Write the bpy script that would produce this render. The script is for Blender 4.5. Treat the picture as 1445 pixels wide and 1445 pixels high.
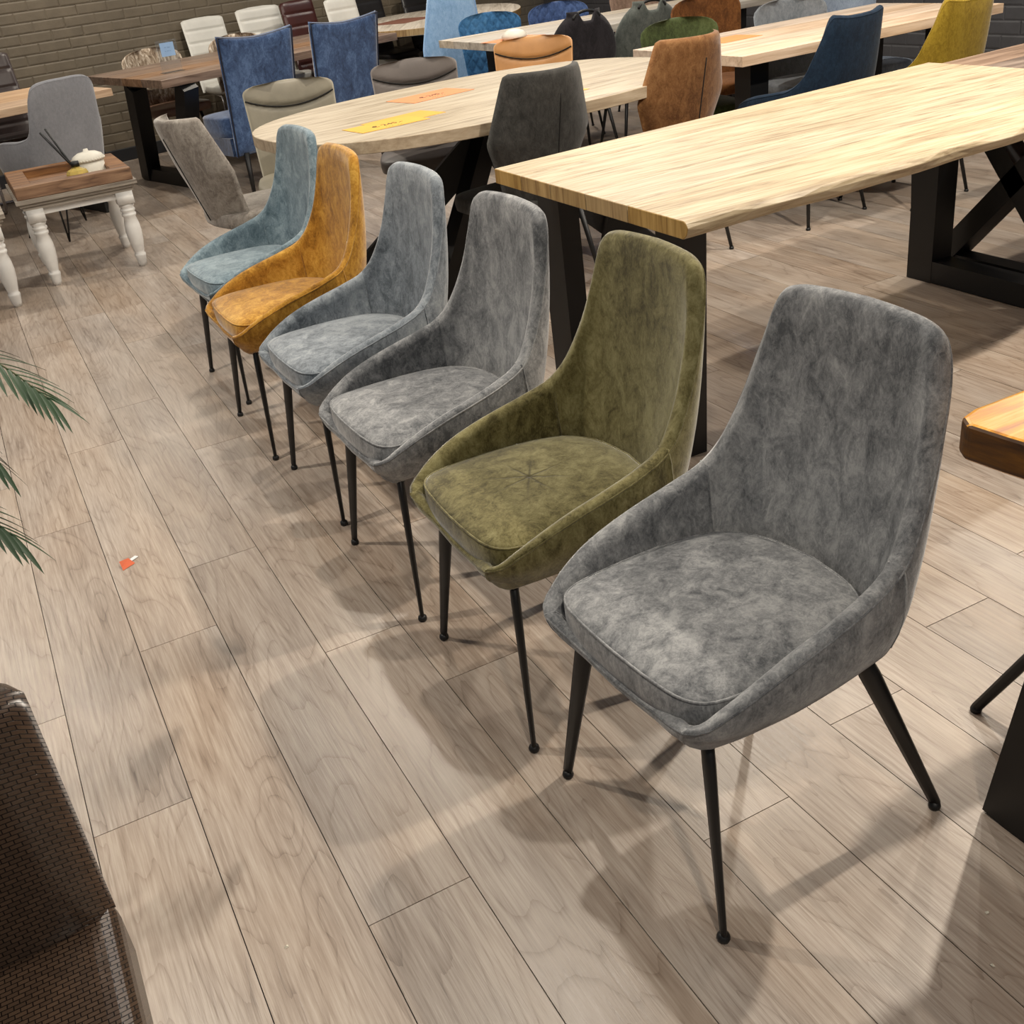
import bpy, math, random
from mathutils import Vector, Matrix
random.seed(7)
PI = math.pi
for o in list(bpy.data.objects): bpy.data.objects.remove(o)
SC = bpy.context.scene
COL = SC.collection
# ---------------------------------------------------------------- camera
F_, PIT, ROLL, YAW, CH = 1.48, 0.5072419889551004, -0.12575616596630582, 0.42281368909847633, 1.38
cy, sy = math.cos(YAW), math.sin(YAW)
fw = Vector((sy*math.cos(PIT), cy*math.cos(PIT), -math.sin(PIT)))
rt = Vector((cy, -sy, 0)); up = rt.cross(fw)
r2 = math.cos(ROLL)*rt+math.sin(ROLL)*up; u2 = -math.sin(ROLL)*rt+math.cos(ROLL)*up
cam = bpy.data.cameras.new('camera'); co = bpy.data.objects.new('camera', cam); COL.objects.link(co)
M = Matrix((r2, u2, -fw)).transposed().to_4x4(); M.translation = (0, 0, CH); co.matrix_world = M
cam.sensor_width = 36; cam.lens = F_*1000/1445*36; cam.clip_start = .02; cam.clip_end = 100
SC.camera = co
# ---------------------------------------------------------------- light and exposure
SC.view_settings.view_transform = 'Standard'; SC.view_settings.look = 'None'
SC.view_settings.exposure = 0.0; SC.view_settings.gamma = 1.0
SC.view_settings.use_curve_mapping = False
W = bpy.data.worlds.new('world'); SC.world = W; W.use_nodes = True
W.node_tree.nodes['Background'].inputs[0].default_value = (.80, .88, 1, 1)
W.node_tree.nodes['Background'].inputs[1].default_value = .13
def lamp(loc, power, col=(1, .87, .72), size=.09, tgt=None, shape='DISK', sy_=None, spread=PI):
    l = bpy.data.lights.new('ceiling_or_window_light', 'AREA'); l.energy = power*.88; l.color = col; l.shape = shape; l.size = size
    if sy_: l.size_y = sy_
    l.spread = spread
    o = bpy.data.objects.new('ceiling_or_window_light', l); COL.objects.link(o); o.location = loc
    d = Vector(tgt)-Vector(loc) if tgt else Vector((0, 0, -1))
    o.rotation_euler = d.to_track_quat('-Z', 'Y').to_euler(); return o
WARM = (1, .905, .775)
for (x, y, p) in [(2.9, 1.5, 92), (.2, -.6, 40), (3.0, 3.6, 46), (-.6, 3.0, 52), (1.3, 4.9, 34), (3.6, 6.0, 45), (4.6, 3.4, 40),
                  (-.6, 6.3, 32), (2.2, 8.0, 42), (4.4, 8.6, 40), (.8, 9.0, 26), (4.2, 1.6, 30), (1.2, 2.6, 26)]:
    lamp((x, y, 2.75), p, WARM)
lamp((6.4, 7.4, 2.3), 330, (.50, .68, 1), 2.4, (2.2, 5.6, .2), 'RECTANGLE', 1.5, 2.2)   # daylight from the shop window side
# ---------------------------------------------------------------- helpers
def tag(o, label=None, cat=None, group=None, kind=None):
    if label: o['label'] = label
    if cat: o['category'] = cat
    if group: o['group'] = group
    if kind: o['kind'] = kind
    return o
def thing(name, label, cat, loc=(0, 0, 0), rz=0, group=None, scale=1):
    o = bpy.data.objects.new(name, None); COL.objects.link(o); o.empty_display_size = .1
    o.location = loc; o.rotation_euler = (0, 0, math.radians(rz)); o.scale = (scale,)*3
    return tag(o, label, cat, group)
def mesh(name, vf, smooth=True):
    me = bpy.data.meshes.new(name); me.from_pydata([tuple(v) for v in vf[0]], [], vf[1]); me.update()
    if smooth:
        me.polygons.foreach_set('use_smooth', [True]*len(me.polygons))
    me.materials.append(None)
    return me
def obj(name, me, mat, parent=None, smooth=True):
    if isinstance(me, tuple): me = mesh(name, me, smooth)
    o = bpy.data.objects.new(name, me); COL.objects.link(o)
    if parent: o.parent = parent
    if me.materials[0] is None and me.users <= 1: me.materials[0] = mat
    else:
        o.material_slots[0].link = 'OBJECT'; o.material_slots[0].material = mat
    return o
def soft(o, w=.003, seg=2, ang=.6):
    b = o.modifiers.new('bevel', 'BEVEL'); b.width = w; b.segments = seg; b.limit_method = 'ANGLE'; b.angle_limit = ang
    return o
def join(*vfs):
    V, F = [], []
    for v, f in vfs:
        n = len(V); V += [tuple(p) for p in v]; F += [tuple(i+n for i in q) for q in f]
    return V, F
def box(x0, x1, y0, y1, z0, z1):
    V = [(x0, y0, z0), (x1, y0, z0), (x1, y1, z0), (x0, y1, z0), (x0, y0, z1), (x1, y0, z1), (x1, y1, z1), (x0, y1, z1)]
    return V, [(0, 3, 2, 1), (4, 5, 6, 7), (0, 1, 5, 4), (1, 2, 6, 5), (2, 3, 7, 6), (3, 0, 4, 7)]
def prism(poly, z0, z1):
    n = len(poly)
    V = [(x, y, z0) for x, y in poly]+[(x, y, z1) for x, y in poly]
    return V, [tuple(range(n-1, -1, -1)), tuple(range(n, 2*n))]+[(i, (i+1) % n, n+(i+1) % n, n+i) for i in range(n)]
def tube(pts, rad, n=8, closed=False, flat=1.0, side=None):
    pts = [Vector(p) for p in pts]; N = len(pts)
    if not hasattr(rad, '__len__'): rad = [rad]*N
    V, F = [], []
    ref = None
    for i in range(N):
        a = pts[(i-1) % N] if (closed or i > 0) else pts[0]; b = pts[(i+1) % N] if (closed or i < N-1) else pts[-1]
        t = (b-a).normalized()
        if ref is None:
            ref = Vector(side) if side else (Vector((0, 0, 1)) if abs(t.z) < .9 else Vector((1, 0, 0)))
        s = (ref-t*ref.dot(t)).normalized(); q = t.cross(s); ref = s
        for k in range(n):
            a_ = 2*PI*(k+.5)/n
            V.append(pts[i]+s*math.cos(a_)*rad[i]+q*math.sin(a_)*rad[i]*flat)
    for i in range(N if closed else N-1):
        j = (i+1) % N
        for k in range(n):
            F.append((i*n+k, i*n+(k+1) % n, j*n+(k+1) % n, j*n+k))
    if not closed:
        F.append(tuple(range(n-1, -1, -1))); F.append(tuple((N-1)*n+k for k in range(n)))
    return V, F
def beam(a, b, w, d, side=(0, 0, 1)):
    a, b = Vector(a), Vector(b); t = (b-a).normalized(); s = Vector(side); s = (s-t*s.dot(t)).normalized(); q = t.cross(s)
    V = [p+s*i*w/2+q*j*d/2 for p in (a, b) for i, j in ((-1, -1), (1, -1), (1, 1), (-1, 1))]
    return V, [(3, 2, 1, 0), (4, 5, 6, 7)]+[(i, (i+1) % 4, 4+(i+1) % 4, 4+i) for i in range(4)]
def lathe(prof, c=(0, 0, 0), n=20):
    V = [(c[0]+r*math.cos(2*PI*k/n), c[1]+r*math.sin(2*PI*k/n), c[2]+z) for r, z in prof for k in range(n)]
    F = [(i*n+k, i*n+(k+1) % n, (i+1)*n+(k+1) % n, (i+1)*n+k) for i in range(len(prof)-1) for k in range(n)]
    F += [tuple(range(n-1, -1, -1)), tuple((len(prof)-1)*n+k for k in range(n))]
    return V, F
def crom(P, m):
    """Catmull-Rom through list of tuples, m steps per span"""
    out = []
    N = len(P)
    for i in range(N-1):
        p0 = P[i-1] if i else tuple(2*a-b for a, b in zip(P[0], P[1])); p1, p2 = P[i], P[i+1]
        p3 = P[i+2] if i+2 < N else tuple(2*a-b for a, b in zip(P[-1], P[-2]))
        for k in range(m):
            t = k/m
            out.append(tuple(.5*((2*b)+(c-a)*t+(2*a-5*b+4*c-d)*t*t+(3*b-a-3*c+d)*t**3) for a, b, c, d in zip(p0, p1, p2, p3)))
    out.append(tuple(P[-1])); return out
# ---------------------------------------------------------------- materials
MATS = {}
def newmat(name):
    m = bpy.data.materials.new(name); m.use_nodes = True
    nt = m.node_tree; return m, nt, nt.nodes['Principled BSDF'], nt.nodes.new, nt.links.new
def ramp(nt, stops):
    r = nt.nodes.new('ShaderNodeValToRGB'); e = r.color_ramp.elements
    while len(e) < len(stops): e.new(.5)
    for el, (p, c) in zip(e, stops): el.position = p; el.color = (*c, 1)
    return r
def coords(nt, rand=True, kind='Object', scale=(1, 1, 1), rot=(0, 0, 0)):
    tc = nt.nodes.new('ShaderNodeTexCoord'); mp = nt.nodes.new('ShaderNodeMapping'); L = nt.links.new
    mp.inputs['Scale'].default_value = scale; mp.inputs['Rotation'].default_value = rot
    src = tc.outputs[kind]
    if kind == 'Position': pass
    if rand:
        oi = nt.nodes.new('ShaderNodeObjectInfo'); ad = nt.nodes.new('ShaderNodeVectorMath'); ad.operation = 'ADD'
        ml = nt.nodes.new('ShaderNodeVectorMath'); ml.operation = 'SCALE'; ml.inputs[3].default_value = 37.
        cb = nt.nodes.new('ShaderNodeCombineXYZ'); L(oi.outputs['Random'], cb.inputs[0]); L(oi.outputs['Random'], cb.inputs[1]); L(oi.outputs['Random'], cb.inputs[2])
        L(cb.outputs[0], ml.inputs[0]); L(src, ad.inputs[0]); L(ml.outputs[0], ad.inputs[1]); src = ad.outputs[0]
    L(src, mp.inputs[0]); return mp.outputs[0]
def noise(nt, vec, scale, detail=6, rough=.6, dist=0.):
    n = nt.nodes.new('ShaderNodeTexNoise'); n.inputs['Scale'].default_value = scale; n.inputs['Detail'].default_value = detail
    n.inputs['Roughness'].default_value = rough; n.inputs['Distortion'].default_value = dist; nt.links.new(vec, n.inputs['Vector']); return n.outputs['Fac']
def bump(nt, h, bs, strength=.3, dist=.002):
    b = nt.nodes.new('ShaderNodeBump'); b.inputs['Strength'].default_value = strength; b.inputs['Distance'].default_value = dist
    nt.links.new(h, b.inputs['Height']); nt.links.new(b.outputs[0], bs.inputs['Normal'])
def mixf(nt, a, b, f, op='ADD'):
    m = nt.nodes.new('ShaderNodeMath'); m.operation = 'MULTIPLY_ADD'; nt.links.new(b, m.inputs[0]); m.inputs[1].default_value = f; nt.links.new(a, m.inputs[2]); return m.outputs[0]
def suede(name, dark, mid, light, scale=1., sheen=.25, rough=.85, str_=.25):
    if name in MATS: return MATS[name]
    m, nt, bs, N, L = newmat(name)
    v = coords(nt, scale=(1.25, 1.25, .8))
    n1 = noise(nt, v, 20*scale, 9, .76, .6); n2 = noise(nt, v, 85*scale, 5, .8, 1.2)
    n3 = noise(nt, v, 2.2*scale, 3, .5)
    s = mixf(nt, n1, n2, .55); s = mixf(nt, s, n3, .55)
    r = ramp(nt, [(.78, dark), (1.03, mid), (1.28, light)])
    mr = N('ShaderNodeMapRange'); mr.inputs[1].default_value = .78; mr.inputs[2].default_value = 1.32; L(s, mr.inputs[0])
    r.color_ramp.elements[0].position = .18; r.color_ramp.elements[1].position = .5; r.color_ramp.elements[2].position = .85
    L(mr.outputs[0], r.inputs[0]); L(r.outputs[0], bs.inputs['Base Color'])
    bs.inputs['Roughness'].default_value = rough; bs.inputs['Sheen Weight'].default_value = sheen*1.8; bs.inputs['Sheen Roughness'].default_value = .4
    bs.inputs['Specular IOR Level'].default_value = .25
    bump(nt, s, bs, str_, .004); MATS[name] = m; return m
def leather(name, c, rough=.45, sc=90, var=.75):
    if name in MATS: return MATS[name]
    m, nt, bs, N, L = newmat(name); v = coords(nt)
    n1 = noise(nt, v, 5, 6, .6); r = ramp(nt, [(.35, tuple(x*var for x in c)), (.65, c)]); L(n1, r.inputs[0]); L(r.outputs[0], bs.inputs['Base Color'])
    bs.inputs['Roughness'].default_value = rough; bump(nt, noise(nt, v, sc, 3), bs, .12, .002); MATS[name] = m; return m
def plain(name, c, rough=.5, metal=0., trans=0.):
    if name in MATS: return MATS[name]
    m, nt, bs, N, L = newmat(name); v = coords(nt, False)
    n1 = noise(nt, v, 12, 3); r = ramp(nt, [(.3, tuple(x*.9 for x in c)), (.7, c)]); L(n1, r.inputs[0]); L(r.outputs[0], bs.inputs['Base Color'])
    bs.inputs['Roughness'].default_value = rough; bs.inputs['Metallic'].default_value = metal
    if trans: bs.inputs['Transmission Weight'].default_value = trans; bs.inputs['IOR'].default_value = 1.3
    MATS[name] = m; return m
def wood(name, dark, mid, light, axis='x', g=1., rough=.5, knots=True, rand=True, kind='Object', blotch=0., vr=1.):
    """grain runs along axis"""
    if name in MATS: return MATS[name]
    m, nt, bs, N, L = newmat(name)
    sc = {'x': (.28, 3.2, 3.2), 'y': (3.2, .28, 3.2), 'z': (3.2, 3.2, .28)}[axis]
    v = coords(nt, rand, kind, sc); v2 = coords(nt, rand, kind, tuple(x*(5 if x > 1 else 3) for x in sc))
    big = noise(nt, v, 1.3*g, 3, .5, .3)
    wv = N('ShaderNodeMath'); wv.operation = 'MULTIPLY'; L(big, wv.inputs[0]); wv.inputs[1].default_value = 14
    fr = N('ShaderNodeMath'); fr.operation = 'PINGPONG'; L(wv.outputs[0], fr.inputs[0]); fr.inputs[1].default_value = .5      # contour lines of the noise = cathedral grain
    sh = N('ShaderNodeMath'); sh.operation = 'POWER'; d2 = N('ShaderNodeMath'); d2.operation = 'MULTIPLY'; d2.inputs[1].default_value = 2
    L(fr.outputs[0], d2.inputs[0]); L(d2.outputs[0], sh.inputs[0]); sh.inputs[1].default_value = .45
    fine = noise(nt, v2, 6*g, 6, .7, .2); med = noise(nt, v, 5*g, 5, .65, .6)
    s = mixf(nt, med, fine, .75); s = mixf(nt, s, sh.outputs[0], .22)
    mr = N('ShaderNodeMapRange'); mr.inputs[1].default_value = .72; mr.inputs[2].default_value = 1.38; L(s, mr.inputs[0])
    r = ramp(nt, [(.12, dark), (.5, mid), (.9, light)]); L(mr.outputs[0], r.inputs[0])
    out = r.outputs[0]
    if rand or blotch:
        oi = N('ShaderNodeObjectInfo'); hv = N('ShaderNodeHueSaturation'); mm = N('ShaderNodeMapRange')
        vb = coords(nt, rand, kind, (1, 1, 1)); bl = noise(nt, vb, 1.7, 3, .5)
        sm = N('ShaderNodeMath'); sm.operation = 'MULTIPLY_ADD'; L(bl, sm.inputs[0]); sm.inputs[1].default_value = .9; 
        if rand: L(oi.outputs['Random'], sm.inputs[2])
        mm.inputs[1].default_value = .2; mm.inputs[2].default_value = 1.3; mm.inputs[3].default_value = 1-.20*vr; mm.inputs[4].default_value = 1+.16*vr
        L(sm.outputs[0], mm.inputs[0]); L(mm.outputs[0], hv.inputs['Value'])
        m2 = N('ShaderNodeMapRange'); m2.inputs[3].default_value = 1-.3*vr; m2.inputs[4].default_value = 1+.25*vr; L(oi.outputs['Random'], m2.inputs[0]); L(m2.outputs[0], hv.inputs['Saturation'])
        L(out, hv.inputs['Color']); out = hv.outputs[0]
    L(out, bs.inputs['Base Color'])
    bs.inputs['Roughness'].default_value = rough; bump(nt, s, bs, .25, .0015)
    MATS[name] = m; return m
BLACK = plain('black_powder_coat', (.0045, .0045, .005), .5)
DKMET = plain('dark_metal', (.02, .021, .023), .4)
CHROME = plain('chrome', (.6, .6, .62), .2, 1.)
FLOORX = wood('floor_oak_vinyl', (.235, .185, .145), (.335, .275, .225), (.43, .365, .31), 'y', 2.2, .40, vr=.35)
OAK = wood('pale_oak', (.25, .185, .11), (.44, .355, .235), (.54, .465, .34), 'x', 1.5, .5, vr=.5)
OAKEND = wood('oak_end_grain', (.20, .115, .045), (.36, .235, .10), (.47, .32, .15), 'z', 1.4, .6)
WALNUT = wood('walnut', (.10, .058, .036), (.24, .155, .105), (.36, .25, .18), 'x', .9, .4)
TRAYW = wood('reclaimed_brown_wood', (.07, .035, .018), (.19, .10, .052), (.30, .18, .10), 'x', 1.2, .6)
GREYW = wood('grey_wash_wood', (.16, .13, .10), (.30, .255, .20), (.42, .37, .31), 'x', 1.2, .6)
HONEY = wood('honey_acacia', (.30, .12, .035), (.62, .33, .12), (.85, .58, .28), 'x', .8, .35)
HONEYD = wood('honey_edge_bark', (.025, .012, .006), (.075, .035, .014), (.15, .075, .03), 'y', 1.2, .45)
GREYOAK = wood('grey_oak', (.34, .29, .23), (.52, .46, .38), (.68, .62, .53), 'x', .8, .45)
WHITEP = plain('white_paint', (.78, .77, .74), .45)
def floor_mat():
    m, nt, bs, N, L = newmat('floor_oak_planks')
    oi = N('ShaderNodeObjectInfo'); tc = N('ShaderNodeTexCoord'); rs = N('ShaderNodeCombineXYZ'); geo = N('ShaderNodeNewGeometry')
    for k, f in enumerate((31.7, 57.3, 11.1)):
        a = N('ShaderNodeMath'); a.operation = 'MULTIPLY'; a.inputs[1].default_value = f; L(oi.outputs['Random'], a.inputs[0]); L(a.outputs[0], rs.inputs[k])
    ad = N('ShaderNodeVectorMath'); L(tc.outputs['Object'], ad.inputs[0]); L(rs.outputs[0], ad.inputs[1])
    def mp(sc):
        q = N('ShaderNodeMapping'); q.inputs['Scale'].default_value = sc; L(ad.outputs[0], q.inputs[0]); return q.outputs[0]
    def mth(op, a, b, c=None):
        q = N('ShaderNodeMath'); q.operation = op
        for k, z in enumerate((a, b, c)):
            if z is None: continue
            if isinstance(z, (int, float)): q.inputs[k].default_value = z
            else: L(z, q.inputs[k])
        return q.outputs[0]
    big = noise(nt, mp((5.5, .95, 1)), 1.0, 2.5, .5, .35)
    wob = noise(nt, mp((60, 12, 1)), 1.0, 2, .5)
    ct = mth('FRACT', mth('MULTIPLY_ADD', wob, .25, mth('MULTIPLY', big, 17)), 0)
    ln = mth('POWER', ct, 7)                                   # thin growth-ring lines
    st = noise(nt, mp((150, 4.5, 1)), 1.0, 5, .65, .1)
    st2 = noise(nt, mp((420, 16, 1)), 1.0, 3, .6)
    pat = noise(nt, mp((7, 1.6, 1)), 1.0, 4, .55, .6)
    kn = N('ShaderNodeTexVoronoi'); kn.inputs['Scale'].default_value = 1; kn.inputs['Randomness'].default_value = 1; L(mp((4.2, 1.5, 1)), kn.inputs['Vector'])
    kd = mth('SMOOTH_MIN', mth('MULTIPLY', kn.outputs['Distance'], 5), 1, .2)
    v = mth('MULTIPLY_ADD', st, .75, mth('MULTIPLY', st2, .35))
    v = mth('MULTIPLY_ADD', ct, .10, v); v = mth('MULTIPLY_ADD', ln, -.24, v)
    v = mth('MULTIPLY_ADD', pat, .55, v); v = mth('MULTIPLY_ADD', kd, .16, v); v = mth('MULTIPLY_ADD', oi.outputs['Random'], .07, v)
    mr = N('ShaderNodeMapRange'); mr.inputs[1].default_value = .62; mr.inputs[2].default_value = 1.34; L(v, mr.inputs[0])
    r = ramp(nt, [(.0, (.12, .088, .066)), (.33, (.265, .205, .16)), (.60, (.375, .305, .248)), (1, (.52, .45, .38))]); L(mr.outputs[0], r.inputs[0])
    hv = N('ShaderNodeHueSaturation'); L(r.outputs[0], hv.inputs['Color'])
    w = noise(nt, mp((3.1, .8, 1)), 1.0, 2); L(mth('MULTIPLY_ADD', w, 1.1, .45), hv.inputs['Saturation'])
    L(hv.outputs[0], bs.inputs['Base Color']); L(mth('MULTIPLY_ADD', st, .28, .20), bs.inputs['Roughness']); bs.inputs['Specular IOR Level'].default_value = .6
    bump(nt, v, bs, .35, .0012); return m
FLOORM = floor_mat()
# ================================================================ STRUCTURE: floor
PW, PX0, PL = .18416, -.17326, 1.34
base = obj('floor', box(-3.2, 6.4, -2.2, 12.2, -.06, -.006), plain('floor_joint_dark', (.05, .04, .033), .7), None, False)
tag(base, kind='structure')
gap = .0009
pv = box(gap, PW-gap, gap, PL-gap, -.006, 0)
pmesh = mesh('plank', pv, False)
offs = {0-0: 1.67, 1: 2.23, 2: 3.88, 3: 1.96, 4: 1.705, 9: 1.264}
offs = {-0: 1.67, 1: 2.23, 2: 3.88, 3: 1.96, 4: 1.705, 9: 1.264}
rest = []
cnt = 0
for k in range(-16, 36):
    x = PX0+k*PW
    o0 = offs.get(k, (k*0.537*PL) % PL+.13)
    o0 = o0-math.floor((o0+2)/PL)*PL-PL*0
    for j in range(-1, 12):
        y = o0+j*PL
        if y > 12 or y < -3.4: continue
        vis = (-1 <= k <= 31) and y > -1.0 and y < 9.6 and x < 1.15*(y+PL)+.5 and x > -.4
        if vis and cnt < 295:
            o = obj('plank', pmesh, FLOORM, base); o.location = (x, y, 0); cnt += 1
        else:
            rest.append(([(a+x, b+y, c) for a, b, c in pv[0]], pv[1]))
ro = obj('plank', join(*rest), FLOORM, base, False); tag(ro, kind='stuff')
# ================================================================ walls of painted brick
WALLM = None
def brickmat(name, c):
    m, nt, bs, N, L = newmat(name); v = coords(nt)
    n = noise(nt, v, 6, 6, .6); r = ramp(nt, [(.3, tuple(x*.82 for x in c)), (.7, tuple(x*1.1 for x in c))]); L(n, r.inputs[0]); L(r.outputs[0], bs.inputs['Base Color'])
    bs.inputs['Roughness'].default_value = .55; bump(nt, noise(nt, v, 30, 6, .7), bs, .5, .004); return m
OLIVEW = brickmat('olive_painted_brick', (.145, .118, .082)); GREYB = brickmat('charcoal_painted_brick', (.045, .045, .05))
bm_ = bpy.data.meshes.new('brick')
def brick_vf(L=.245, Hh=.068, d=.007, r=.010):
    V, F = [], []
    rows = [(0, 0), (0, d*.55), (r, d)]
    out = []
    for ins, dep in rows:
        out.append([(ins+0, -dep, ins), (L-ins, -dep, ins), (L-ins, -dep, Hh-ins), (ins, -dep, Hh-ins)])
    for q in out: V += q
    for a in range(2):
        for k in range(4): F.append((a*4+k, a*4+(k+1) % 4, a*4+4+(k+1) % 4, a*4+4+k))
    F.append((8, 9, 10, 11)); return V, F
def brick_wall(name, origin, rz, length, height, mat, bl=.25, bh=.0755, base_col=(.30, .27, .22), lim=290, x_from=0, x_to=99, zmax=9):
    w = obj(name, box(0, length, 0, .12, 0, height), mat, None, False); tag(w, kind='structure')
    w.location = origin; w.rotation_euler = (0, 0, math.radians(rz))
    me = mesh('brick', brick_vf(bl-.0015, bh-.0015), False); rest = []; n = 0
    rr = random.Random(3); bvf = brick_vf(bl-.0015, bh-.0015)
    for r in range(int(height/bh)):
        for k in range(-1, int(length/bl)+1):
            x = k*bl+(bl*.5 if r % 2 else 0)+rr.uniform(-.004, .004)
            if x < 0 or x+bl > length: continue
            z = r*bh+.002; dy = rr.uniform(0, .003)
            if n < lim and x_from <= x <= x_to and z < zmax:
                b = obj('brick', me, mat, w); b.location = (x, dy, z); b.rotation_euler = (0, rr.uniform(-.006, .006), 0); n += 1
            else: rest.append(([(a+x, b+dy, c+z) for a, b, c in bvf[0]], bvf[1]))
    s = obj('brick', join(*rest), mat, w, False); tag(s, kind='stuff')
    return w
WA = 14.
tx = math.tan(math.radians(WA))
wo = (-1.6, 9.78+(-1.6-1.25)*tx, 0)
wb = brick_wall('wall_back', wo, WA, 8.4, 2.9, OLIVEW, x_from=1.45, x_to=6.3, zmax=1.38, lim=298)
bb = obj('baseboard_back', box(0, 8.4, -.03, 0, 0, .10), plain('black_baseboard', (.014, .015, .018), .5), None, False)
bb.location = wo; bb.rotation_euler = (0, 0, math.radians(WA)); soft(bb, .004); tag(bb, kind='structure')
wr = brick_wall('wall_right', (5.75, 10.4, 0), -90, 11.0, 2.9, GREYB, bl=.25, bh=.08, x_from=4.2, x_to=8.0, zmax=1.2, lim=290)
# ================================================================ hero dining chairs (bucket shell)
S = .945
def bucket(B, T, th, nm=4, nt_=10, bul=.010, split=(7, 13), under=.035):
    """half lists from back centre to front centre -> dict of part meshes + piping paths"""
    hb = crom(B, nm); ht = crom(T, nm); H_ = len(hb)
    ring = [(hb[i], ht[i], i) for i in range(H_)]
    ring += [((b[0], -b[1], b[2]), (t[0], -t[1], t[2]), -i) for b, t, i in ring[1:-1]][::-1]
    N = len(ring); secs = []
    for i in range(N):
        def mid(j): b, t, _ = ring[j % N]; return Vector(((b[0]+t[0])/2, (b[1]+t[1])/2, 0))
        tg = (mid(i+1)-mid(i-1)); n = Vector((tg.y, -tg.x, 0))
        if n.length < 1e-6: n = Vector((1, 0, 0))
        n.normalize()
        b, t, idx = ring[i]; b = Vector(b); t = Vector(t)
        if n.dot(Vector((t.x+.02, t.y, 0))) < 0: n = -n
        d = t-b; ln = d.length; upv = Vector((0, 0, 1)) if ln < .05 else d.normalized()
        bl = bul*min(1, ln/.15)
        w_ = th*(1 if ln > .1 else .55+.45*ln/.1)
        sec = []
        for k in range(nt_+1):
            u = k/nt_; sec.append(b+d*u+n*bl*math.sin(PI*u))
        c = t+n*w_/2
        for a in (135, 90, 45):
            a = math.radians(a); sec.append(c+n*math.cos(a)*w_/2+upv*math.sin(a)*w_/2)
        for k in range(nt_, -1, -1):
            u = k/nt_; sec.append(b+d*u+n*(w_+bl*1.3*math.sin(PI*u)+.006*(1-u)))
        z = Vector((0, 0, 1))
        sec.append(b+n*w_*.75-z*under*.55); sec.append(b+n*w_*.2-z*under*.9); sec.append(b-n*.02-z*under); sec.append(b-n*.08-z*under)
        secs.append(sec)
    m = len(secs[0]); a, e = split[0]*nm, split[1]*nm
    def part(idx):
        V = [v for i in idx for v in secs[i % N]]; F = []
        for r in range(len(idx)-1):
            for k in range(m-1): F.append((r*m+k, r*m+k+1, (r+1)*m+k+1, (r+1)*m+k))
        return V, F
    P = {'backrest': part(list(range(-a, a+1))), 'side1': part(list(range(a, e+1))), 'side2': part(list(range(-e, -a+1))),
         'front': part(list(range(e, N-e+1)))}
    P['pipe'] = tube([secs[i][nt_+3]*.5+secs[i][nt_+4]*.5 for i in range(N)], .0022, 5, True)
    sm = lambda i: tube([v+Vector((0, 0, 0)) for v in secs[i % N][1:m-5:2]], .0022, 5)
    P['seam1'], P['seam2'] = sm(a), sm(-a)
    P['seamf1'], P['seamf2'] = sm(e), sm(-e)
    bot = [tuple(s[-2]+Vector((0, 0, -.001))) for s in secs]
    P['base'] = (bot, [tuple(range(N))])
    return P
def cushion(outl, z0, z1, crown=.018, nu=6):
    """outl: half outline list (x,y) from front centre to back centre"""
    h = crom([(x, y, 0) for x, y in outl], 4); ring = [(p[0], p[1]) for p in h]+[(p[0], -p[1]) for p in h[1:-1]][::-1]
    cx = sum(p[0] for p in ring)/len(ring); N = len(ring)
    lay = [(.93, z0), (.985, z0+.006), (1.0, z0+(z1-z0)*.45), (1.0, z1-.012), (.985, z1-.003), (.955, z1+.001), (.88, z1+crown*.35), (.7, z1+crown*.75), (.45, z1+crown*.95), (.2, z1+crown)]
    V = [(cx+(x-cx)*s, y*s, z) for s, z in lay for x, y in ring]; F = []
    for r in range(len(lay)-1):
        for k in range(N): F.append((r*N+k, (r+1)*N+k, (r+1)*N+(k+1) % N, r*N+(k+1) % N)[::-1])
    V.append((cx, 0, z1+crown)); c = len(V)-1; r = len(lay)-1
    for k in range(N): F.append((r*N+k, r*N+(k+1) % N, c))
    F.append(tuple(range(N))[::-1])
    pipe = tube([(cx+(x-cx)*.992, y*.992, z1-.004) for x, y in ring], .0024, 5, True)
    return (V, F), pipe
def sc_(vf, s=S): return [tuple(c*s for c in v) for v in vf[0]], vf[1]
HB = [(.172, 0, .40), (.169, .045, .40), (.162, .08, .40), (.154, .11, .40), (.145, .13, .40), (.134, .147, .40), (.118, .162, .40), (.096, .176, .40),
      (.055, .182, .40), (0, .188, .40), (-.08, .190, .398), (-.15, .186, .395), (-.20, .178, .390), (-.225, .158, .380), (-.225, .09, .372), (-.228, 0, .370)]
HT = [(.226, 0, .884), (.224, .064, .882), (.219, .125, .876), (.211, .157, .856), (.198, .171, .79), (.174, .181, .70), (.141, .192, .62), (.098, .204, .560),
      (.04, .212, .535), (-.03, .216, .516), (-.10, .215, .497), (-.165, .212, .474), (-.218, .202, .446), (-.250, .180, .418), (-.243, .10, .393), (-.246, 0, .390)]
HP = {k: sc_(v) for k, v in bucket(HB, HT, .034).items()}
CU, CP = cushion([(-.266, 0), (-.263, .09), (-.252, .160), (-.218, .194), (-.14, .204), (-.03, .203), (.05, .190), (.105, .162), (.145, .10), (.160, 0)], .388, .457, .022)
HM = {k: mesh(n, HP[k]) for k, n in (('backrest', 'backrest'), ('side1', 'side_panel'), ('side2', 'side_panel'), ('front', 'front_rail'), ('base', 'seat_base'))}
HM['pipe'] = mesh('piping', HP['pipe'])
SEAMS = [mesh('seam', HP[k]) for k in ('seam1', 'seam2', 'seamf1', 'seamf2')]
HM['cush'] = mesh('seat_cushion', sc_(CU)); HM['cpipe'] = mesh('piping', sc_(CP))
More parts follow.
